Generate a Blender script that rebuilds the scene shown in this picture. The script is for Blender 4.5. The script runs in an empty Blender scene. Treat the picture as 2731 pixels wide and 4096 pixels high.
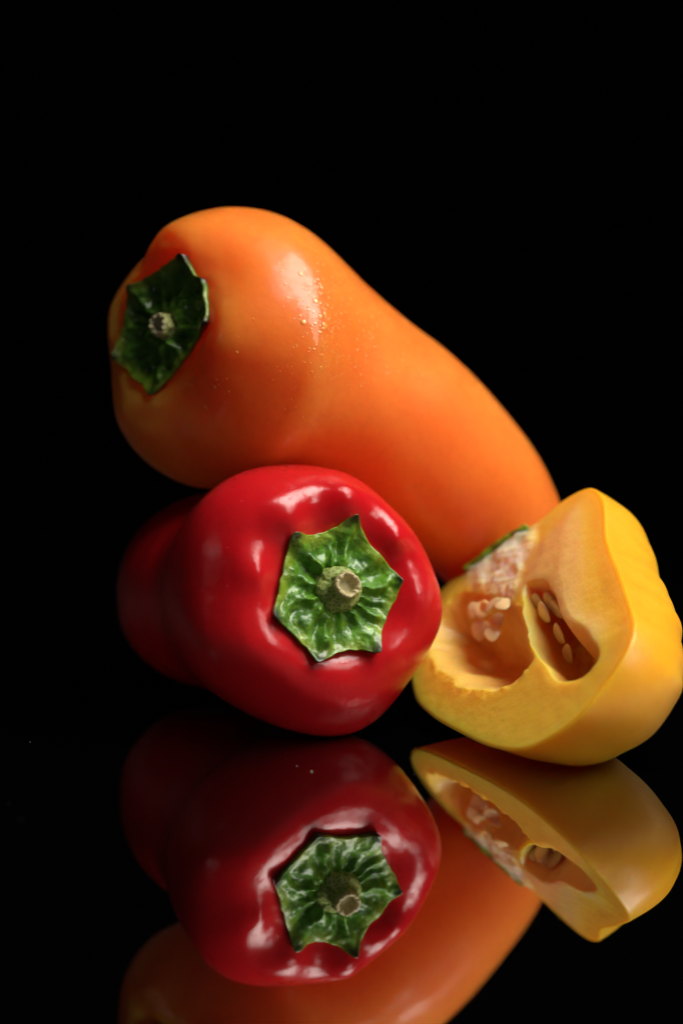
import bpy, bmesh, math, random
import numpy as np
from mathutils import Vector, Matrix

# ------------------------------------------------------------------ camera, world, light, exposure
scene = bpy.context.scene
COL = scene.collection

cam_data = bpy.data.cameras.new('camera')
cam = bpy.data.objects.new('camera', cam_data); COL.objects.link(cam)
cam.location = (0.0, -0.78231, 0.17492)
cam.rotation_euler = (math.radians(82), 0, 0)
cam_data.sensor_fit = 'HORIZONTAL'; cam_data.sensor_width = 24; cam_data.lens = 100
cam_data.clip_start = 0.01; cam_data.clip_end = 20
cam_data.dof.use_dof = True
cam_data.dof.focus_distance = 0.787
cam_data.dof.aperture_fstop = 5.0
cam_data.dof.aperture_blades = 9
scene.camera = cam

world = bpy.data.worlds.new('World'); scene.world = world; world.use_nodes = True
world.node_tree.nodes['Background'].inputs['Color'].default_value = (0, 0, 0, 1)
world.node_tree.nodes['Background'].inputs['Strength'].default_value = 0.0

def softbox(name, loc, aim, sx, sy, watts, col):
    l = bpy.data.lights.new(name, 'AREA'); l.shape = 'RECTANGLE'; l.size = sx; l.size_y = sy
    l.energy = watts; l.color = col
    o = bpy.data.objects.new(name, l); COL.objects.link(o); o.location = loc
    o.rotation_euler = (Vector(aim) - Vector(loc)).to_track_quat('-Z', 'Y').to_euler()
    return o
softbox('key_softbox', (0.34, -0.11, 0.67), (0.0, 0.04, 0.05), 0.42, 0.46, 7.8, (1.0, 0.95, 0.88))
softbox('front_softbox', (0.58, -0.46, 0.48), (0.0, 0.04, 0.06), 0.20, 0.20, 1.2, (1.0, 0.95, 0.88))
softbox('side_softbox', (-0.62, -0.30, 0.34), (-0.02, 0.04, 0.06), 0.06, 0.07, 0.045, (1.0, 0.95, 0.9))

scene.view_settings.view_transform = 'Standard'; scene.view_settings.look = 'None'
scene.view_settings.exposure = 0.0; scene.view_settings.gamma = 1.0
scene.view_settings.use_curve_mapping = False
scene.render.engine = 'CYCLES'
scene.cycles.use_denoising = True
scene.cycles.max_bounces = 12; scene.cycles.transmission_bounces = 8
scene.cycles.sample_clamp_indirect = 6

# ------------------------------------------------------------------ helpers
MM = 0.001
rng = np.random.default_rng(7)

def nrm(v):
    v = np.asarray(v, float); return v / np.linalg.norm(v, axis=-1, keepdims=True)

def smooth(x, a, b):
    t = np.clip((x - a) / (b - a), 0, 1); return t * t * (3 - 2 * t)

def spline(keys, n, closed=False):
    """Catmull-Rom through keys, n samples evenly spread in chord length."""
    k = np.asarray(keys, float)
    if closed: k = np.vstack([k[-1], k, k[0], k[1]])
    else: k = np.vstack([2 * k[0] - k[1], k, 2 * k[-1] - k[-2]])
    out = []
    m = 40
    for i in range(1, len(k) - 2):
        p0, p1, p2, p3 = k[i - 1], k[i], k[i + 1], k[i + 2]
        t = np.linspace(0, 1, m, endpoint=False)[:, None]
        d1, d2 = np.linalg.norm(p1 - p0) ** .5 + 1e-9, np.linalg.norm(p2 - p1) ** .5 + 1e-9
        d3 = np.linalg.norm(p3 - p2) ** .5 + 1e-9
        m1 = (p2 - p1 + d2 * ((p1 - p0) / d1 - (p2 - p0) / (d1 + d2)))
        m2 = (p2 - p1 + d2 * ((p3 - p2) / d3 - (p3 - p1) / (d2 + d3)))
        out.append((2 * t**3 - 3 * t**2 + 1) * p1 + (t**3 - 2 * t**2 + t) * m1 + (-2 * t**3 + 3 * t**2) * p2 + (t**3 - t**2) * m2)
    out = np.vstack(out + [k[-2][None]])
    s = np.r_[0, np.cumsum(np.linalg.norm(np.diff(out, axis=0), axis=1))]
    q = np.linspace(0, s[-1], n + 1 if closed else n)
    if closed: q = q[:-1]
    return np.stack([np.interp(q, s, out[:, j]) for j in range(out.shape[1])], 1)

def vnoise(p, seed=0):
    """smooth value noise in [-1,1], p (...,3)"""
    p = np.asarray(p, float); i = np.floor(p).astype(np.int64); f = p - i
    f = f * f * f * (f * (f * 6 - 15) + 10)
    def h(ix, iy, iz):
        x = (ix * 73856093) ^ (iy * 19349663) ^ (iz * 83492791) ^ (seed * 2654435761)
        x = (x ^ (x >> 13)) * 1274126177 & 0xffffffff
        x = (x ^ (x >> 16)) & 0xffffff
        return x / 0xffffff * 2 - 1
    r = 0
    for dx in (0, 1):
        for dy in (0, 1):
            for dz in (0, 1):
                w = (f[..., 0] if dx else 1 - f[..., 0]) * (f[..., 1] if dy else 1 - f[..., 1]) * (f[..., 2] if dz else 1 - f[..., 2])
                r = r + w * h(i[..., 0] + dx, i[..., 1] + dy, i[..., 2] + dz)
    return r

def fbm(p, oct=3, seed=0):
    r, a = 0, 1.0
    p = np.asarray(p, float)
    for k in range(oct):
        r = r + a * vnoise(p * 2**k, seed + k); a *= .5
    return r

def mesh_obj(name, verts, faces, mats, parent=None, smooth_shade=True, attrs=None, mat_idx=None):
    me = bpy.data.meshes.new(name)
    me.from_pydata((np.asarray(verts) * MM).tolist(), [], faces)
    me.validate(); me.update()
    bm = bmesh.new(); bm.from_mesh(me); bmesh.ops.recalc_face_normals(bm, faces=bm.faces); bm.to_mesh(me); bm.free(); me.update()
    if smooth_shade: me.polygons.foreach_set('use_smooth', [True] * len(me.polygons))
    for m in (mats if isinstance(mats, (list, tuple)) else [mats]): me.materials.append(m)
    if mat_idx is not None: me.polygons.foreach_set('material_index', np.asarray(mat_idx, np.int32))
    for k, a in (attrs or {}).items():
        at = me.attributes.new(k, 'FLOAT', 'POINT'); at.data.foreach_set('value', np.asarray(a, np.float32))
    o = bpy.data.objects.new(name, me); COL.objects.link(o)
    if parent is not None:
        o.parent = parent; o.matrix_parent_inverse = parent.matrix_basis.inverted()
    return o

def thing(name, label, cat, loc):
    o = bpy.data.objects.new(name, None); COL.objects.link(o)
    o.location = [c * MM for c in loc]; o.empty_display_size = .01
    o['label'] = label; o['category'] = cat
    return o

def ring_faces(nr, ns, off=0):
    f = []
    for i in range(nr - 1):
        a, b = off + i * ns, off + (i + 1) * ns
        for j in range(ns):
            k = (j + 1) % ns
            f.append((a + j, a + k, b + k, b + j))
    return f

# ------------------------------------------------------------------ materials
class NT:
    def __init__(s, name):
        s.m = bpy.data.materials.new(name); s.m.use_nodes = True; s.t = s.m.node_tree
        s.bsdf = s.t.nodes['Principled BSDF']; s.out = s.t.nodes['Material Output']
        s.co = s.t.nodes.new('ShaderNodeTexCoord').outputs['Object']
    def n(s, kind, props=None, **ins):
        nd = s.t.nodes.new('ShaderNode' + kind)
        for k, v in (props or {}).items(): setattr(nd, k, v)
        for k, v in ins.items():
            key = k.replace('_', ' ')
            s.set(nd.inputs[key] if key in nd.inputs else nd.inputs[int(k[1:])], v)
        return nd
    def set(s, sock, v):
        if isinstance(v, bpy.types.NodeSocket): s.t.links.new(v, sock)
        elif isinstance(v, bpy.types.Node): s.t.links.new(v.outputs[0], sock)
        else: sock.default_value = v
    def b(s, **ins):
        for k, v in ins.items(): s.set(s.bsdf.inputs[k.replace('_', ' ')], v)
    def noise(s, scale, detail=3, rough=.55, dist=0.0, vec=None):
        return s.n('TexNoise', Vector=vec or s.co, Scale=scale, Detail=detail, Roughness=rough, Distortion=dist).outputs['Fac']
    def ramp(s, fac, stops):
        r = s.t.nodes.new('ShaderNodeValToRGB'); s.set(r.inputs[0], fac)
        el = r.color_ramp.elements
        while len(el) < len(stops): el.new(.5)
        for e, (p, c) in zip(el, stops):
            e.position = p; e.color = (*c, 1) if isinstance(c, tuple) else (c, c, c, 1)
        return r.outputs['Color']
    def math(s, op, a, b=0.0, c=0.0, clamp=False):
        nd = s.t.nodes.new('ShaderNodeMath'); nd.operation = op; nd.use_clamp = clamp
        s.set(nd.inputs[0], a); s.set(nd.inputs[1], b); s.set(nd.inputs[2], c); return nd.outputs[0]
    def mix(s, f, a, b):
        nd = s.t.nodes.new('ShaderNodeMix'); nd.data_type = 'RGBA'
        s.set(nd.inputs['Factor'], f)
        for sock, v in ((nd.inputs[6], a), (nd.inputs[7], b)):
            s.set(sock, (*v, 1) if isinstance(v, tuple) and len(v) == 3 else v)
        return nd.outputs[2]
    def attr(s, name): return s.n('Attribute', {'attribute_name': name}).outputs['Fac']
    def bump(s, h, strength, dist, normal=None):
        nd = s.n('Bump', Height=h, Strength=strength, Distance=dist)
        if normal is not None: s.set(nd.inputs['Normal'], normal)
        return nd.outputs[0]

def skin_material(name, dark, base, pale, radius, scale, rough, wet, spec=.5):
    m = NT(name)
    big = m.noise(38, 2); col = m.mix(m.ramp(big, [(.35, 0.0), (.68, 1.0)]), base, pale)
    fine = m.noise(420, 3)
    col = m.mix(m.math('MULTIPLY', m.ramp(fine, [(.45, 0.0), (.75, 1.0)]), .35), col, dark)
    # cells of the skin: fine pores, long waxy ripples
    pores = m.noise(1500, 2, .6)
    rip = m.noise(260, 4, .62, .6)
    lump = m.noise(70, 2)
    n1 = m.bump(lump, .25, .0012)
    n2 = m.bump(rip, wet[0], .0006, n1)
    n3 = m.bump(pores, wet[1], .00012, n2)
    m.b(Base_Color=col, Subsurface_Weight=1.0, Subsurface_Radius=radius, Subsurface_Scale=scale,
        Roughness=m.math('ADD', m.math('MULTIPLY', m.noise(180, 4, .6), .22), rough - .11), IOR=1.46, Normal=n3, Specular_IOR_Level=spec,
        Coat_Weight=m.math('MULTIPLY', m.ramp(m.noise(260, 6, .75, .5), [(.41, .15), (.46, 1.0)]), wet[2]), Coat_Roughness=wet[3], Coat_IOR=1.45,
        Coat_Normal=m.bump(m.noise(900, 3, .7), wet[5], .0003, m.bump(m.noise(330, 5, .7, 1.2), wet[4], .0008, n1)))
    return m.m

M = {}
M['orange'] = skin_material('orange_skin', (.74, .115, .015), (.84, .18, .022), (.88, .235, .032), (1.0, .22, .045), .045, .40, (.12, .3, .65, .02, .12, .2), .2)
M['red'] = skin_material('red_skin', (.42, .004, .008), (.54, .007, .012), (.60, .012, .016), (1.0, .12, .10), .004, .30, (.2, .3, 1.0, .015, .14, .2), .15)
M['yellow'] = skin_material('yellow_skin', (.84, .36, .010), (.90, .41, .014), (.92, .46, .02), (1.0, .42, .06), .012, .38, (.10, .2, .25, .2, .1, .2))

def flesh_material():
    m = NT('yellow_flesh')
    wall = m.mix(m.noise(70, 3), (.96, .51, .036), (.97, .56, .055))
    pith = m.mix(m.noise(90, 3), (.93, .51, .13), (.95, .57, .19))
    core = m.mix(m.noise(180, 2), (.91, .71, .44), (.95, .83, .62))
    grain = m.ramp(m.noise(520, 3, .6), [(.5, 0.0), (.72, .32)])
    wall = m.mix(grain, wall, (.96, .64, .17))
    wall = m.mix(m.attr('edge'), wall, (.90, .36, .012))
    col = m.mix(m.attr('pith'), wall, pith); col = m.mix(m.attr('core'), col, core)
    n1 = m.bump(m.noise(600, 4, .6), .10, .0005); n2 = m.bump(m.noise(1600, 2), .3, .0002, n1)
    m.b(Base_Color=col, Subsurface_Weight=1.0, Subsurface_Radius=(1, .42, .08), Subsurface_Scale=.011,
        Roughness=m.math('ADD', m.math('MULTIPLY', m.noise(500, 3), .4), .2), IOR=1.4, Normal=n2, Coat_Weight=.3, Coat_Roughness=.06, Coat_Normal=m.bump(m.noise(480, 4, .7), .6, .0007))
    return m.m
M['flesh'] = flesh_material()

def calyx_material(name, bright):
    m = NT(name)
    f = m.noise(190, 5, .62)
    col = m.mix(m.ramp(f, [(.35, 0.0), (.62, 1.0)]), (.018 * bright, .075 * bright, .004), (.075 * bright, .20 * bright, .012))
    col = m.mix(m.ramp(m.noise(420, 4, .7), [(.55, 0.0), (.72, 1.0)]), col, (.20 * bright, .33 * bright, .05))
    col = m.mix(m.math('MULTIPLY', m.attr('rim'), m.ramp(m.noise(130, 3), [(.35, 0.0), (.6, .75)])), col, (.20 * bright, .26 * bright, .02))
    tip = m.math('MULTIPLY', m.attr('tip'), m.ramp(m.noise(260, 3), [(.3, .6), (.5, 1.0)]))
    col = m.mix(tip, col, (.010, .008, .005))
    n1 = m.bump(m.noise(330, 5, .65), .7, .0012); n2 = m.bump(m.noise(1500, 3), .4, .0003, n1)
    m.b(Base_Color=col, Subsurface_Weight=.35, Subsurface_Radius=(.5, 1, .15), Subsurface_Scale=.0015,
        Roughness=m.math('ADD', m.math('MULTIPLY', m.noise(350, 3), .5), .14), IOR=1.45, Normal=n2, Coat_Weight=.6, Coat_Roughness=.1)
    return m.m
M['calyx_fresh'] = calyx_material('calyx_green', 1.55)
M['calyx_dark'] = calyx_material('calyx_dark_green', 1.3)

def stub_material(name, side_a, side_b, end):
    m = NT(name)
    w = m.n('TexVoronoi', {'feature': 'DISTANCE_TO_EDGE'}, Vector=m.co, Scale=700.0).outputs['Distance']
    side = m.mix(m.ramp(w, [(.0, 1.0), (.18, 0.0)]), side_a, side_b)
    col = m.mix(m.attr('end'), side, m.mix(m.noise(600, 4), end, tuple(c * .55 for c in end)))
    m.b(Base_Color=col, Roughness=.6, Normal=m.bump(m.noise(700, 4), .6, .0006), Subsurface_Weight=.2, Subsurface_Scale=.002)
    return m.m
M['stub_fresh'] = stub_material('stem_green_brown', (.16, .24, .03), (.38, .42, .14), (.66, .58, .30))
M['stub_dry'] = stub_material('stem_pale_dry', (.46, .50, .12), (.70, .72, .30), (.62, .55, .32))

def simple(name, base, rough, sss=None, coat=0.0, bumps=None):
    m = NT(name)
    col = m.mix(m.noise(300, 3), tuple(c * .85 for c in base), base)
    m.b(Base_Color=col, Roughness=rough, Coat_Weight=coat, Coat_Roughness=.1)
    if sss: m.b(Subsurface_Weight=1.0, Subsurface_Radius=(1, .6, .3), Subsurface_Scale=sss)
    if bumps: m.b(Normal=m.bump(m.noise(bumps, 3), .3, .0004))
    return m.m
M['seed'] = simple('seed_cream', (.92, .64, .32), .3, .003, .4, 500)
M['dust'] = simple('dust', (.35, .32, .29), .9)
M['backdrop'] = simple('black_velvet', (.0006, .0006, .0006), 1.0)
M['backdrop'].node_tree.nodes['Principled BSDF'].inputs['Specular IOR Level'].default_value = 0.0

def drop_material(name, col):
    m = NT(name)
    m.b(Base_Color=(*col, 1), Roughness=.25,
        Coat_Weight=1.0, Coat_Roughness=.01, Coat_IOR=1.5)
    return m.m
M['drop_orange'] = drop_material('drops_on_orange', (.92, .34, .06))
M['drop_red'] = drop_material('drops_on_red', (.72, .08, .09))

def glass_top():
    m = NT('black_glass')
    st = m.n('Mapping', Vector=m.co, Scale=(14, 260, 1))
    smear = m.ramp(m.noise(1.0, 4, .6, 0, st.outputs[0]), [(.55, 0.0), (.8, 1.0)])
    rough = m.math('ADD', m.math('MULTIPLY', smear, .08), .006)
    gl = m.n('BsdfGlossy', Color=(1, 1, 1, 1), Roughness=rough); df = m.n('BsdfDiffuse', Color=(.0008, .0008, .0009, 1))
    lw = m.n('LayerWeight', Blend=.5)
    fr = m.math('ADD', m.math('MULTIPLY', m.math('POWER', lw.outputs['Facing'], 2.4), .95), .01)
    mx = m.n('MixShader', i0=fr, i1=df, i2=gl)
    m.t.links.new(mx.outputs[0], m.out.inputs['Surface'])
    return m.m
M['table'] = glass_top()

# ------------------------------------------------------------------ setting: black glass tabletop and dark backdrop
def slab(name, x0, x1, y0, y1, z0, z1, mat):
    v = [(x, y, z) for z in (z0, z1) for y in (y0, y1) for x in (x0, x1)]
    f = [(0, 2, 3, 1), (4, 5, 7, 6), (0, 1, 5, 4), (2, 6, 7, 3), (0, 4, 6, 2), (1, 3, 7, 5)]
    o = mesh_obj(name, v, f, mat, smooth_shade=False); o['kind'] = 'structure'
    return o
slab('tabletop', -700, 700, -600, 800, -12, 0, M['table'])
slab('backdrop', -1600, 1600, 1000, 1010, -800, 1800, M['backdrop'])

# ------------------------------------------------------------------ whole peppers: a profile swept along a bent axis
class Pepper:
    def __init__(s, spine, profile, lobes, nt=260, ns=288, axis=None):
        sp = spline(spine, 240)
        s.sp = sp
        s.arc = np.r_[0, np.cumsum(np.linalg.norm(np.diff(sp, axis=0), axis=1))]
        tan = nrm(np.gradient(sp, axis=0))
        n0 = -nrm(axis) if axis is not None else tan[0]
        w = smooth(s.arc, 0, 45)[:, None]                     # near the stem the axis follows the calyx normal
        tan = nrm((1 - w) * n0 + w * tan)
        N = nrm(np.cross([0, 0, 1.], -tan[0])); Ns = []
        for t in tan:
            N = nrm(N - t * np.dot(N, t)); Ns.append(N)
        s.tan, s.N = tan, np.array(Ns); s.B = np.cross(-tan, s.N)
        s.n0 = -tan[0]; s.lobes = lobes
        s.prof = spline(profile, nt); s.nt, s.ns = nt, ns
        s.im = int(np.argmax(s.prof[:90, 1] > 26)) or 40
    def frame(s, a):
        ac = np.clip(a, 0, s.arc[-1])
        f = lambda q: np.stack([np.interp(ac, s.arc, q[:, j]) for j in range(3)], -1)
        c, T, N, B = f(s.sp), f(s.tan), f(s.N), f(s.B)
        c = c + T * (a - ac)[..., None]
        return c, nrm(T), nrm(N), nrm(B)
    def pt(s, a, r, th):
        dr, da = s.lobes(a, r, th)
        a2 = a + da
        c, T, N, B = s.frame(a2)
        rr = (r + dr)[..., None]
        return c + rr * (np.cos(th)[..., None] * N + np.sin(th)[..., None] * B)
    def at_t(s, t, th):
        q = np.linspace(0, 1, s.nt)
        a, r = np.interp(t, q, s.prof[:, 0]), np.interp(t, q, s.prof[:, 1])
        return s.pt(a, r, th)
    def at_r(s, r, th):                                        # on the stem end, by distance from the axis
        k = s.im
        return s.pt(np.interp(r, s.prof[:k, 1], s.prof[:k, 0]), r, th)
    def mesh(s):
        th = np.linspace(0, 2 * np.pi, s.ns, endpoint=False)
        A, TH = np.meshgrid(s.prof[1:-1, 0], th, indexing='ij'); R = np.meshgrid(s.prof[1:-1, 1], th, indexing='ij')[0]
        v = s.pt(A, R, TH).reshape(-1, 3)
        nr = s.nt - 2
        f = ring_faces(nr, s.ns)
        top, bot = len(v), len(v) + 1
        v = np.vstack([v, s.at_t(np.array([0.]), np.array([0.])), s.at_t(np.array([1.]), np.array([0.]))])
        f += [(top, (j + 1) % s.ns, j) for j in range(s.ns)]
        o = (nr - 1) * s.ns
        f += [(bot, o + j, o + (j + 1) % s.ns) for j in range(s.ns)]
        return v, f

def gauss(x, m, w): return np.exp(-((x - m) / w) ** 2)
def gang(th, m, w):
    d = (th - np.radians(m) + np.pi) % (2 * np.pi) - np.pi
    return np.exp(-(d / np.radians(w)) ** 2)

def calyx_mesh(P, corners, tips, ridges, pits, thick, stub_r, seed, cup=0.0, nr=70, ns=300):
    """corners: (degrees, mm) outline; the leaf lies on the pepper's stem end."""
    th = np.linspace(0, 2 * np.pi, ns, endpoint=False)
    c = np.array(sorted(corners)); ca = np.radians(np.r_[c[-1, 0] - 360, c[:, 0], c[0, 0] + 360]); cr = np.r_[c[-1, 1], c[:, 1], c[0, 1]]
    # straight chords between corner points, then a little wobble
    x, y = cr * np.cos(ca), cr * np.sin(ca)
    R = np.empty(ns)
    for i, t in enumerate(th):
        k = np.searchsorted(ca, t) - 1
        d = np.array([np.cos(t), np.sin(t)]); p = np.array([x[k], y[k]]); q = np.array([x[k + 1], y[k + 1]]) - p
        den = d[0] * q[1] - d[1] * q[0]
        R[i] = (p[0] * q[1] - p[1] * q[0]) / den
    for _ in range(2): R = .5 * R + .25 * (np.roll(R, 1) + np.roll(R, -1))
    R = R + .25 * vnoise(np.stack([np.cos(th) * 9, np.sin(th) * 9, th * 0 + seed], -1), seed)
    k = np.linspace(0, 1, nr)
    K, TH = np.meshgrid(k, th, indexing='ij')
    RR = 2.0 + K * (R[None] - 2.0)
    base = P.at_r(RR, TH)
    ridge = sum(a * gang(TH, m, w) for m, w, a in ridges)
    env = smooth(K, .08, .35) * (1 - .75 * smooth(K, .72, 1.0))
    pitv = sum(a * gang(TH, m, w) * gauss(K, kc, kw) for m, w, kc, kw, a in pits)
    collar = 1.1 * gauss(RR, stub_r + 1.6, 2.0)
    tipv = sum(gang(TH, m, 7) for m in tips)
    pq = np.stack([RR * np.cos(TH), RR * np.sin(TH), RR * 0], -1)
    TW = TH + .16 * vnoise(pq / 6.0, seed + 20) + .05 * vnoise(pq / 2.0, seed + 21)
    ridge = sum(a * gang(TW, m, w) * (1 + .5 * vnoise(pq / 4.5 + m, seed + 22)) for m, w, a in ridges)
    h = thick + 1.35 * env * (ridge - .55) + collar - pitv + .45 * fbm(pq / 4.5, 3, seed) * smooth(K, .0, .2) + cup * smooth(K, .6, 1) + .9 * tipv * smooth(K, .85, 1)
    h = np.maximum(h, .25)
    v = base + P.n0 * h[..., None]
    low = P.at_r(R - .3, th) - P.n0 * .8
    und = P.at_r(R * .5, th) - P.n0 * .9
    rows = [v.reshape(-1, 3), low, und]
    f = ring_faces(nr + 2, ns)
    f.append(tuple(range(ns - 1, -1, -1)) if False else tuple(range(ns)))
    f.append(tuple((nr + 1) * ns + j for j in range(ns - 1, -1, -1)))
    tip = (np.clip(tipv, 0, 1) * smooth(K, .82, .95)).ravel(); rim = smooth(K, .72, .97).ravel()
    z = np.zeros(2 * ns)
    return np.vstack(rows), f, {'tip': np.r_[tip, tip[-ns:], z[:ns]], 'rim': np.r_[rim, z + 1]}

def stub_mesh(P, r0, r1, height, lean, hollow, seed, ragged=.4, waist=0.0):
    ns = 96
    th = np.linspace(0, 2 * np.pi, ns, endpoint=False)
    keys = [(-1.0, r0 * 1.25), (.6, r0 * 1.08), (height * .35, r0 * (1 - waist)), (height * .5, r0 * .86), (height * .62, r1 * 1.12), (height * .95, r1), (height, r1 * .9),
            (height - .25, r1 * .72), (height - hollow, r1 * .5), (height - hollow * 1.1, .15)]
    pr = spline(keys, 60)
    c0 = P.at_r(np.array([0.5]), np.array([0.]))[0]
    N, B, n = P.N[0], P.B[0], P.n0
    v, en = [], []
    for i, (a, r) in enumerate(pr):
        w = r * (1 + .09 * vnoise(np.stack([np.cos(th) * 2.2, np.sin(th) * 2.2, th * 0 + a * .35], -1), seed) + .05 * vnoise(np.stack([np.cos(th) * 7, np.sin(th) * 7, th * 0 + a * .8], -1), seed + 3))
        aa = a + (ragged * vnoise(np.stack([np.cos(th) * 3, np.sin(th) * 3, th * 0 + i * .1], -1), seed + 5) if a > height * .8 else 0 * th)
        ll = np.array(lean) * max(a, 0) / height
        v.append(c0 + n * aa[:, None] + N * (w * np.cos(th) + ll[0])[:, None] + B * (w * np.sin(th) + ll[1])[:, None])
        en.append(np.full(ns, 1.0 if i > 40 else smooth(np.array(a), height * .8, height * .95)))
    f = ring_faces(len(pr), ns); f.append(tuple(range(ns))); f.append(tuple((len(pr) - 1) * ns + j for j in range(ns - 1, -1, -1)))
    return np.vstack(v), f, {'end': np.concatenate(en)}

# ------------------------------------------------------------------ red pepper, stem towards the camera
red_n = nrm([.35, -.89, .28])
def red_lobes(a, r, th):
    sh = gauss(a, 4, 16) * smooth(r, 17, 30)
    dr = sh * (1.5 * np.cos(5 * th + 1.0) + .9 * np.cos(3 * th - .6))
    dr = dr + smooth(r, 25, 34) * (1.0 * np.cos(2 * th + .4) + .7 * np.cos(3 * th + 2.0) * smooth(a, 20, 60))
    crown = gauss(r, 26 - 3.0 * gang(th, 122, 22) + 1.5 * gang(th, 78, 16) - 2.0 * gang(th, 35, 16) - 3.0 * gang(th, -88, 40), 7.5) * smooth(-a, -14, 0)
    da = crown * (1.2 - sum(k * gang(th, c, w) for c, w, k in ((121, 15, 2.9), (78, 12, 2.7), (37, 12, 2.6), (-8, 18, 1.5), (-52, 18, 1.2), (-97, 18, .6), (-145, 18, 1.3), (165, 14, 1.8))))
    da = da + 3.0 * gang(th, -85, 42) * smooth(r, 19, 30) * (1 - smooth(a, 3, 20))
    wob = vnoise(np.stack([r * np.cos(th) / 15, r * np.sin(th) / 15, a / 15], -1), 3)
    dr = dr + smooth(r, 17, 30) * gauss(a, 10, 24) * (-2.6 * gang(th, 52, 20) - 3.6 * gang(th, 2, 38) + 1.4 * gang(th, 95, 30) + 2.6 * gang(th, 297, 30) + 1.4 * gang(th, 265, 30)) - 2.4 * gang(th, 98, 45) * gauss(a, 48, 15)
    return dr + .7 * wob * smooth(r, 12, 24), da
RED = Pepper([(-1.7, 0, 42.8), (-9.5, 13, 39.6), (-17.5, 30, 37.2), (-32, 52, 33.5), (-45, 72, 31), (-57, 95, 29)],
             [(1.6, 0), (1.5, 6), (1.1, 12), (.2, 17), (-1.5, 21), (-2.4, 25), (-1.5, 29.3), (1.8, 33.3), (7, 36.6), (14, 38.3), (26, 37.8), (38, 35.2), (48, 32.8), (53, 32.2), (61, 32), (74, 30), (88, 24.5), (97, 15), (101, 5), (101.5, 0)],
             red_lobes, axis=red_n)
red = thing('red_pepper', 'glossy red bell pepper lying with its green stem towards the camera', 'bell pepper', (-11, 30, 0))
v, f = RED.mesh(); print('red min z', v[:, 2].min())
mesh_obj('body', v, f, M['red'], red)
v, f, at = calyx_mesh(RED, [(3.4, 20.2), (22, 17.4), (39.2, 16.3), (56, 17.6), (71.2, 22), (84, 17.8), (99.8, 16.3), (114, 17.2), (126.4, 20.4), (144, 17.2), (163.6, 16.5), (182, 17.6), (197.8, 21), (209, 18.8), (223.5, 18.6), (236, 19), (247, 21.6), (259, 18.2), (272.6, 16.9), (286, 17.6), (298.4, 20.9), (312, 17.6), (326.6, 16.6), (348, 17.6)],
                     [3.4, 71.2, 126.4, 197.8, 247, 298.4],
                     [(3.4, 9, 1.5), (36, 8, 1.0), (71, 8, 1.6), (95, 6, 1.2), (126, 9, 1.6), (165, 9, 1.2), (198, 9, 1.7), (224, 11, 1.1), (247, 9, 1.6), (276, 9, 1.0), (298, 9, 1.5), (325, 8, 1.2), (345, 6, .8)],
                     [(82, 7, .62, .2, 1.2), (58, 8, .6, .22, 1.2), (36, 8, .55, .2, .9), (140, 9, .45, .25, 1.3), (100, 5, .5, .2, .5), (188, 7, .4, .25, 1.0), (258, 14, .25, .2, 1.4), (285, 9, .4, .22, 1.0), (330, 7, .45, .22, 1.0), (352, 6, .6, .2, .8), (235, 6, .5, .2, .7)],
                     2.0, 6.6, 11)
cal = mesh_obj('calyx', v, f, M['calyx_fresh'], red, attrs=at)
v, f, at = stub_mesh(RED, 6.6, 3.7, 9.5, (.8, .5), 2.3, 4, ragged=.7)
mesh_obj('stem_stub', v, f, M['stub_fresh'], cal, attrs=at)

# ------------------------------------------------------------------ orange pepper leaning over the red one
or_n = nrm([-.67, -.72, .16])
def orange_lobes(a, r, th):
    sh = gauss(a, 2, 16) * smooth(r, 16, 30)
    dr = sh * (1.3 * np.cos(4 * th + .8) + .8 * np.cos(3 * th - .6)) + .8 * smooth(r, 20, 32) * np.cos(2 * th + .7)
    da = gauss(r, 27, 8) * smooth(-a, -14, 0) * (-1.5 * np.cos(4 * th + .6) - .8 * np.cos(3 * th + .3)) + gauss(r, 23, 4.5) * .6 * vnoise(np.stack([np.cos(th) * 5, np.sin(th) * 5, r / 5], -1), 77)
    wob = vnoise(np.stack([r * np.cos(th) / 22, r * np.sin(th) / 22, a / 22], -1), 9)
    dr = dr + smooth(r, 17, 29) * (-7.0 * gang(th, 165, 42) * gauss(a, 0, 20) - 1.2 * gang(th, 128, 25) * gauss(a, 0, 16) + 3.6 * gang(th, 258, 50) * gauss(a, 6, 30) + 1.5 * gang(th, 80, 40) * gauss(a, 34, 18) - 1.2 * gang(th, 122, 14) * gauss(a, 2, 14) - 1.6 * gang(th, 283, 9) * gauss(a, 2, 14) - 1.0 * gang(th, 340, 10) * gauss(a, 2, 12)) + 3.4 * gang(th, 328, 38) * gauss(a, 57, 25) + smooth(r, 17, 29) * (.9 * gang(th, 80, 40) * gauss(a, 30, 14) - 1.2 * gang(th, 60, 50) * gauss(a, 95, 24))
    return dr + .9 * wob * smooth(r, 12, 24), da
ORA = Pepper([(-51.5, 40, 113.8), (-35.0, 50, 107.6), (-12.3, 61, 98), (15.5, 70, 80), (39.5, 77, 58.2), (51.5, 81, 39), (57, 83, 24.6), (59.5, 83.5, 12), (60.5, 83.5, -4)],
             [(2.2, 0), (2.0, 6), (1.6, 12), (.4, 17), (-1.4, 21.3), (-.9, 26), (4, 32.5), (12, 37.4), (22, 39.6), (34, 38.3), (50, 33.4), (66, 30.6), (80, 30), (95, 28.6), (113, 25.3), (132, 21.5), (150, 17.5), (166, 12.5), (176, 6), (178.5, 0)],
             orange_lobes, axis=or_n)
orange = thing('orange_pepper', 'long orange bell pepper leaning over the red one, dark calyx at its raised end', 'bell pepper', (45, 112, 0))
v, f = ORA.mesh(); print('orange min z', v[:, 2].min())
mesh_obj('body', v, f, M['orange'], orange)
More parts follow.
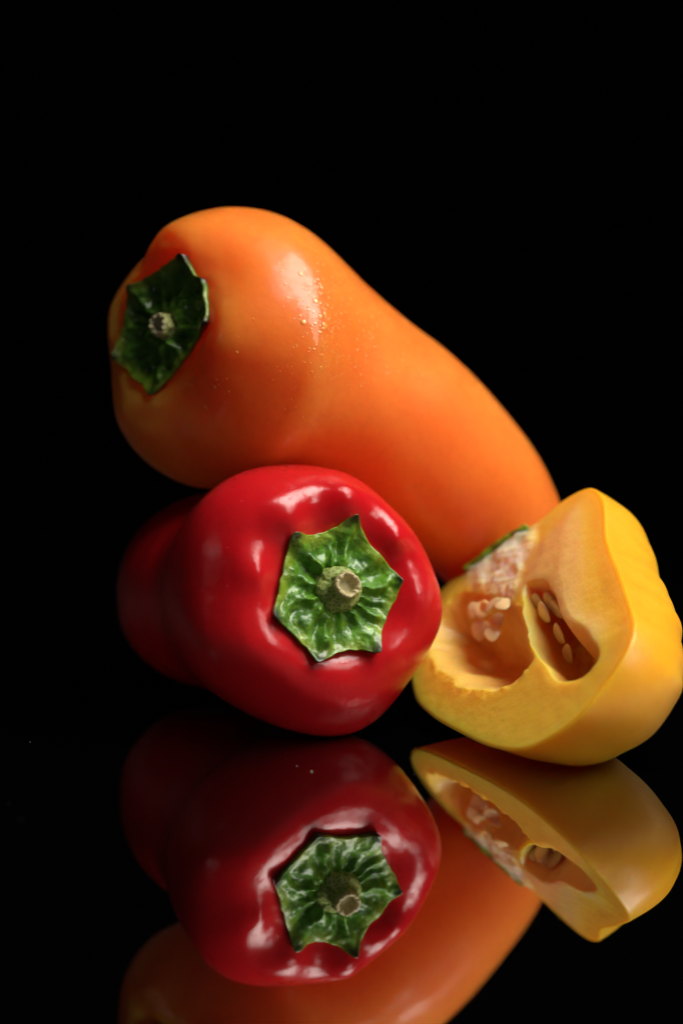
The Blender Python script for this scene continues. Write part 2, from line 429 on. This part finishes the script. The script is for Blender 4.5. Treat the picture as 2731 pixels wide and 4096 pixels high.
v, f, at = calyx_mesh(ORA, [(4.3, 20.8), (24, 20.3), (42.1, 22.2), (52.8, 19.1), (67.4, 22.4), (98.9, 16.6), (142.8, 18.5), (181.5, 16.2), (211.5, 21), (239.9, 17.6), (272.9, 19.6), (287.7, 15.5), (307.9, 13.2), (342.1, 14)],
                     [4.3, 42.1, 67.4, 142.8, 211.5, 272.9],
                     [(5, 9, 1.3), (30, 8, .7), (44, 8, 1.2), (68, 8, 1.2), (100, 9, 1.0), (142, 9, 1.3), (170, 8, .9), (190, 7, 1.0), (212, 8, 1.3), (240, 9, .9), (272, 9, 1.4), (310, 9, 1.2), (335, 8, .8)],
                     [(85, 10, .6, .25, .8), (25, 8, .6, .2, .8), (330, 10, .5, .25, 1.0), (225, 9, .6, .25, .9), (160, 8, .5, .2, .9), (290, 8, .5, .25, 1.0)],
                     1.4, 4.6, 23, cup=.35)
cal = mesh_obj('calyx', v, f, M['calyx_dark'], orange, attrs=at)
v, f, at = stub_mesh(ORA, 4.0, 3.2, 6.0, (-.2, .4), 2.0, 14, ragged=.9)
mesh_obj('stem_stub', v, f, M['stub_dry'], cal, attrs=at)

# ------------------------------------------------------------------ yellow pepper half, cut face up and to the left
Y0 = np.array([49.56, 47.0, 48.78]); YA = np.array([.12304, -.94909, -.28999]); YB = np.array([.69974, -.12424, .70351]); YN = np.array([-.70373, -.28948, .64883])
OUT = [(20.5, 32.1), (40.6, 27.9), (67.5, 26.4), (90.6, 23.6), (97.2, 17.7), (100.7, 10.9), (104.7, -0.4), (102.6, -10.1), (97.0, -19.1), (84.4, -27.5), (64.0, -36.2), (44.4, -43.1), (28.7, -46.0), (2.4, -40.5), (-10.5, -26.3), (-5.6, -13.2), (-3.9, -6.3), (1.2, 7.3), (3.0, 20.7), (9.0, 29.9)]
LCAV = [(16.8, -34.5), (35.8, -31.6), (51.9, -24.8), (62.5, -15.4), (63.8, -8.2), (53.4, -6.5), (36.0, -6.6), (23.3, -9.3), (12.5, -15.6), (3.2, -21.8), (2.5, -30.3)]
RCAV = [(36.9, -2.9), (55.3, -4.6), (70.9, -3.4), (83.7, -1.8), (89.7, 3.8), (89.3, 8.8), (83.9, 11.9), (73.4, 10.0), (60.9, 6.8), (48.7, 6.7), (33.8, 4.6), (28.7, 0.8)]
CORE = [(-7, -14.2), (-6, -6.3), (0, 8.3), (13.2, 6.5), (18.7, 0.7), (27.1, -4.9), (13.2, -10.4), (0.9, -14.7)]
PITH = [(14.1, 24.7), (34.4, 20.0), (64.0, 14.2), (80.0, 16.3), (83.9, 11.9), (73.4, 8), (60.9, 4.8), (48.7, 4.7), (33.8, 2.6), (28.7, -1.2), (16.1, 8.4)]

def sdist(p, poly):
    """signed distance to a smooth closed outline, positive inside"""
    q = spline(poly, 160, True); n = len(q)
    d = np.full(len(p), 1e9); ins = np.zeros(len(p), bool)
    for i in range(n):
        a, b = q[i], q[(i + 1) % n]; e = b - a; w = p - a
        t = np.clip((w @ e) / (e @ e), 0, 1); d = np.minimum(d, np.linalg.norm(w - t[:, None] * e, axis=1))
        c = ((a[1] <= p[:, 1]) & (b[1] > p[:, 1])) | ((b[1] <= p[:, 1]) & (a[1] > p[:, 1]))
        xi = a[0] + (p[:, 1] - a[1]) / (e[1] if abs(e[1]) > 1e-9 else 1e-9) * e[0]
        ins ^= c & (p[:, 0] < xi)
    return np.where(ins, d, -d)

yel = thing('yellow_pepper_half', 'halved yellow bell pepper with its seeds showing, leaning beside the red one', 'bell pepper', (62, 5, 0))
NS, NR = 420, 190
rimc = spline(OUT, NS, True); cen = np.array([46.0, -6.0])
k = np.linspace(0, 1, NR + 1)[1:]
pf = (cen + k[:, None, None] * (rimc[None] - cen)).reshape(-1, 2)
pf = np.vstack([pf, cen[None]])
p3 = np.c_[pf / 9, np.zeros(len(pf))]
warp = np.c_[fbm(p3, 2, 31), fbm(p3, 2, 35)] * .9
dl, drr, dc, dp = sdist(pf + warp * 1.2, LCAV), sdist(pf + warp * .8, RCAV), sdist(pf + warp, CORE), sdist(pf + warp, PITH)
edge = sdist(pf, OUT)
depth = 17 * smooth(dl, -2.5, 12) ** .8 + 18 * smooth(drr / (1.2 + 2.6 * smooth(pf[:, 1], -2, 7)), -.25, 1.0) ** .9
bump = .08 * fbm(np.c_[pf / 3.5, p3[:, 2]], 4, 41) * smooth(edge, .3, 4) + .5 * fbm(np.c_[pf / 3.0, p3[:, 2]], 3, 43) * smooth(dl, -6, -1) * (1 - smooth(dl, 2, 5)) + (.6 + .8 * fbm(np.c_[pf / 3.6, p3[:, 2]], 3, 47)) * smooth(dc, -3, 2)
lip = 1.0 * gauss(dl, -3.5, 2.5) + .9 * gauss(drr, -2, 1.6)
hgt = -depth + .9 * fbm(np.c_[pf / 4.5, p3[:, 2]], 3, 61) * np.clip(smooth(drr, -.5, 2) + smooth(dl, 1, 6), 0, 1) + bump + lip * .15 + 1.6 * smooth(dp, -7, 8) - .3 * (1 - smooth(edge, 0, .9)) ** 2
vf = Y0 + pf[:, :1] * YA + pf[:, 1:] * YB + hgt[:, None] * YN
ff = [tuple(reversed(q)) for q in ring_faces(NR, NS)]
ff += [(len(pf) - 1, j, (j + 1) % NS) for j in range(NS)]
# outer skin: lofted from the rim to the back of the half
NB = 110
apx = np.array([50.0, -2.0]); H = 34.0
ph = np.linspace(0, 2 * np.pi, NS, endpoint=False)
ang = np.arctan2(rimc[:, 1] - cen[1], rimc[:, 0] - cen[0])
tuck = np.maximum(smooth(-rimc[:, 1], 2, 22), .75 * smooth(rimc[:, 0], 72, 98) * smooth(-rimc[:, 1], -12, 6))          # the lower left edge tapers back at once
vb = []
for i in range(1, NB):
    t = i / NB * np.pi / 2
    s = (np.cos(t) ** .8 - .30 * tuck * np.sin(t) ** .8 * np.cos(t))[:, None]; d = np.sin(t) ** .95
    q = apx + (rimc - apx) * s
    bulge = np.sin(2 * t) * (.8 * np.cos(3 * ang + .5) + .7 * np.cos(5 * ang + 1.0))
    q = q + nrm(rimc - apx) * (bulge + (3.8 + 4.2 * np.sin(ang + .5)) * np.sin(2 * t))[:, None]
    fold = smooth(rimc[:, 1], 14, 24) * (.8 * np.sin(rimc[:, 0] / 2.6 + 3.0 * t) + .5 * np.sin(rimc[:, 0] / 1.5 + 2 * t + 1)) * np.sin(2 * t) ** .7
    q = q + nrm(rimc - apx) * fold[:, None] * .4
    vb.append(Y0 + q[:, :1] * YA + q[:, 1:] * YB - d * H * YN)
vb.append((Y0 + apx[0] * YA + apx[1] * YB - H * YN)[None])
vb = np.vstack(vb); vb[:, 2] = 1.4 * np.log1p(np.exp(np.clip(vb[:, 2] / 1.4, -30, 60)))   # settles on the table
off = len(vf); rim0 = (NR - 1) * NS
fb = []
for j in range(NS):
    fb.append((rim0 + j, rim0 + (j + 1) % NS, off + (j + 1) % NS, off + j)[::-1])
fb += [tuple(reversed(q)) for q in ring_faces(NB - 1, NS, off)]
last = off + (NB - 2) * NS; tipi = off + len(vb) - 1
fb += [(tipi, last + (j + 1) % NS, last + j)[::-1] for j in range(NS)]
allv = np.vstack([vf, vb]); print('yellow min z', vb[:, 2].min(), 'max x', vb[:, 0].max())
core = smooth(dc, -3.5, 4.0); pith = np.clip(smooth(dp, -4, 4) + smooth(dl, -4, 0) * .6 + smooth(drr, -2, 1) * .5, 0, 1)
z = np.zeros(len(vb))
mesh_obj('flesh', allv, ff + fb, [M['flesh'], M['yellow']], yel, attrs={'core': np.r_[core, z], 'edge': np.r_[1 - smooth(edge, .5, 1.6), z], 'pith': np.r_[pith, z]},
         mat_idx=[0] * len(ff) + [1] * len(fb))

def yp(a, b, h): return Y0 + a * YA + b * YB + h * YN
# strip of calyx left on the cut stem end
ns = 60
t = np.linspace(0, 1, ns)
ca = spline([(-7.0, -16.5), (-5.6, -12), (-4.6, -6), (-2.2, 1), (1.0, 7.5)], ns)
rows = []
for (da, hh) in ((.2, 1.3), (-1.6, 1.2), (-2.8, -.8), (-2.6, -7.0), (1.0, -10.0), (2.5, -5.0)):
    wob = .7 * vnoise(np.stack([t * 9, t * 0 + da, t * 0 + hh], -1), 51)
    rows.append(np.array([yp(c[0] + da + w, c[1], hh + w * .6) for c, w in zip(ca, wob)]))
nrw = len(rows)
f = [(i * ns + j, i * ns + j + 1, ((i + 1) % nrw) * ns + j + 1, ((i + 1) % nrw) * ns + j) for i in range(nrw) for j in range(ns - 1)]
f += [tuple(i * ns for i in range(nrw - 1, -1, -1)), tuple(i * ns + ns - 1 for i in range(nrw))]
mesh_obj('calyx', np.vstack(rows), f, M['calyx_fresh'], yel, attrs={'tip': np.zeros(nrw * ns), 'rim': np.ones(nrw * ns) * .6})

def seed_mesh(seed):
    nu, nv = 14, 20
    u = np.linspace(0, np.pi, nu + 2)[1:-1]; vv = np.linspace(0, 2 * np.pi, nv, endpoint=False)
    U, V = np.meshgrid(u, vv, indexing='ij')
    x = np.cos(U) * 1.0; w = np.sin(U) ** .8 * (1 - .28 * np.cos(U))
    pts = np.stack([x, w * np.cos(V) * .88, w * np.sin(V) * .22], -1).reshape(-1, 3)
    pts = np.vstack([pts, [(1.15, 0, 0), (-1, 0, 0)]])
    f = ring_faces(nu, nv) + [(nu * nv, (j + 1) % nv, j) for j in range(nv)] + [(nu * nv + 1, (nu - 1) * nv + j, (nu - 1) * nv + (j + 1) % nv) for j in range(nv)]
    return pts, f
sp, sf = seed_mesh(0)
#        a      b     h    half length, long axis in (a,b,n), facing
SEEDS = [(16.0, -17.0, -1.5, 2.8, (.8, -.45, -.3), (.3, .3, .9)), (22.0, -12.2, 0.4, 3.1, (.35, .9, .1), (-.2, -.2, .95)), (27.6, -8.8, 0.8, 2.8, (1, .1, -.1), (0, .4, .9)),
         (29.0, -17.0, -3.0, 2.7, (.9, -.4, -.2), (.2, .5, .8)), (40, 0.0, -4.0, 3.3, (.95, .1, -.35), (.1, -.7, .6)), (42.0, 3.6, -5.0, 3.3, (.9, .2, -.4), (0, -.8, .5)),
         (48, 0.0, -8.0, 3.2, (.9, .0, -.4), (.1, -.7, .6)), (53.5, -1.4, -11.5, 2.8, (.85, -.2, -.5), (.1, -.5, .8)), (36, 2.8, -5.0, 3.2, (.8, .3, -.5), (.1, -.7, .6)), (19, -21, -4.5, 3.0, (.6, -.7, -.4), (.3, .4, .8)),
         (11.5, -19.5, -2.0, 2.4, (.5, -.8, -.3), (.5, .2, .8)), (19.0, -14.8, -.6, 2.3, (.7, .2, -.6), (.4, -.5, .7)), (25.0, -14.2, -3.0, 2.5, (.9, -.2, -.4), (.2, .2, .9)), (24.5, -9.6, 1.0, 2.0, (.5, .6, .2), (-.3, .2, .9)), (33, -.2, -3.2, 2.3, (.8, .3, -.5), (.2, -.6, .7))]
for a, b, h, L, ax, fc in SEEDS:
    X = nrm(ax); Z = nrm(np.array(fc) - X * np.dot(fc, X)); Yv = np.cross(Z, X)
    loc = sp @ np.stack([X, Yv, Z]) * L
    w = Y0 + (a + loc[:, :1]) * YA + (b + loc[:, 1:2]) * YB + (h + loc[:, 2:]) * YN
    mesh_obj('seed', w, sf, M['seed'], yel)

# ------------------------------------------------------------------ specks of dust on the glass
def specks():
    r_ = np.random.default_rng(12); vs, fs = [], []
    base = np.array([(1, 0, 0), (-1, 0, 0), (0, 1, 0), (0, -1, 0), (0, 0, 1.2), (0, 0, -.05)])
    tri = [(0, 2, 4), (2, 1, 4), (1, 3, 4), (3, 0, 4), (2, 0, 5), (1, 2, 5), (3, 1, 5), (0, 3, 5)]
    for k in range(60):
        x, y, r = r_.uniform(-95, 95), r_.uniform(-110, 160), .04 + .22 * r_.random() ** 5
        if k == 0: x, y, r = -8.0, -38.0, .42
        a = r_.uniform(0, 6.28); c, s_ = np.cos(a), np.sin(a)
        p = base * r * [r_.uniform(.7, 1.8), 1, .8]
        p = np.c_[p[:, 0] * c - p[:, 1] * s_ + x, p[:, 0] * s_ + p[:, 1] * c + y, p[:, 2] + .05]
        fs += [tuple(len(vs) * 6 + q for q in t) for t in tri]; vs.append(p)
    o = mesh_obj('dust_specks', np.vstack(vs), fs, M['dust']); o['kind'] = 'stuff'
    o['label'] = 'tiny pale dust specks scattered on the black glass'; o['category'] = 'dust'
specks()

# ------------------------------------------------------------------ water on the peppers
def droplets(P, parent, specs, seed, mat):
    r_ = np.random.default_rng(seed); vs, fs = [], []
    nu, nv = 4, 9
    dome = [(np.cos(u) * np.cos(p), np.cos(u) * np.sin(p), np.sin(u)) for u in np.linspace(-.35, 1.2, nu) for p in np.linspace(0, 2 * np.pi, nv, endpoint=False)] + [(0, 0, 1.0)]
    dome = np.array(dome)
    df = ring_faces(nu, nv) + [((nu - 1) * nv + j, (nu - 1) * nv + (j + 1) % nv, nu * nv) for j in range(nv)] + [tuple(range(nv - 1, -1, -1))]
    for n, tm, tw, am, aw, rlo, rhi in specs:
        for _ in range(n):
            t = float(np.clip(r_.normal(tm, tw), .06, .95)); a = float(np.radians(r_.normal(am, aw)))
            e = 1e-3
            p, pt, pa = [P.at_t(np.array([t + i * e]), np.array([a + j * e]))[0] for i, j in ((0, 0), (1, 0), (0, 1))]
            c = P.frame(np.array([np.interp(t, np.linspace(0, 1, P.nt), P.prof[:, 0])]))[0][0]
            n_ = nrm(np.cross(pt - p, pa - p)); n_ = n_ * np.sign(np.dot(n_, p - c))
            x = nrm(pt - p); y = np.cross(n_, x)
            r = rlo + (rhi - rlo) * r_.random() ** 2.6
            sx = r * r_.uniform(.85, 1.25)
            fs += [tuple(len(vs) * len(dome) + k for k in q) for q in df]
            vs.append(p + dome[:, :1] * x * sx + dome[:, 1:2] * y * r + dome[:, 2:] * n_ * r * .26)
    o = mesh_obj('water_droplets', np.vstack(vs), fs, mat, parent); o['kind'] = 'stuff'
    return o
droplets(ORA, orange, [(210, .262, .032, 20, 11, .10, .5), (16, .258, .022, 22, 8, .5, 1.0), (260, .33, .07, 20, 17, .12, .42), (240, .27, .06, 352, 17, .10, .32), (110, .45, .06, 22, 14, .12, .38), (22, .13, .015, 338, 16, .15, .6)], 3, M['drop_orange'])
droplets(RED, red, [(40, .25, .03, 120, 22, .08, .25), (40, .29, .04, 135, 20, .08, .25)], 5, M['drop_red'])
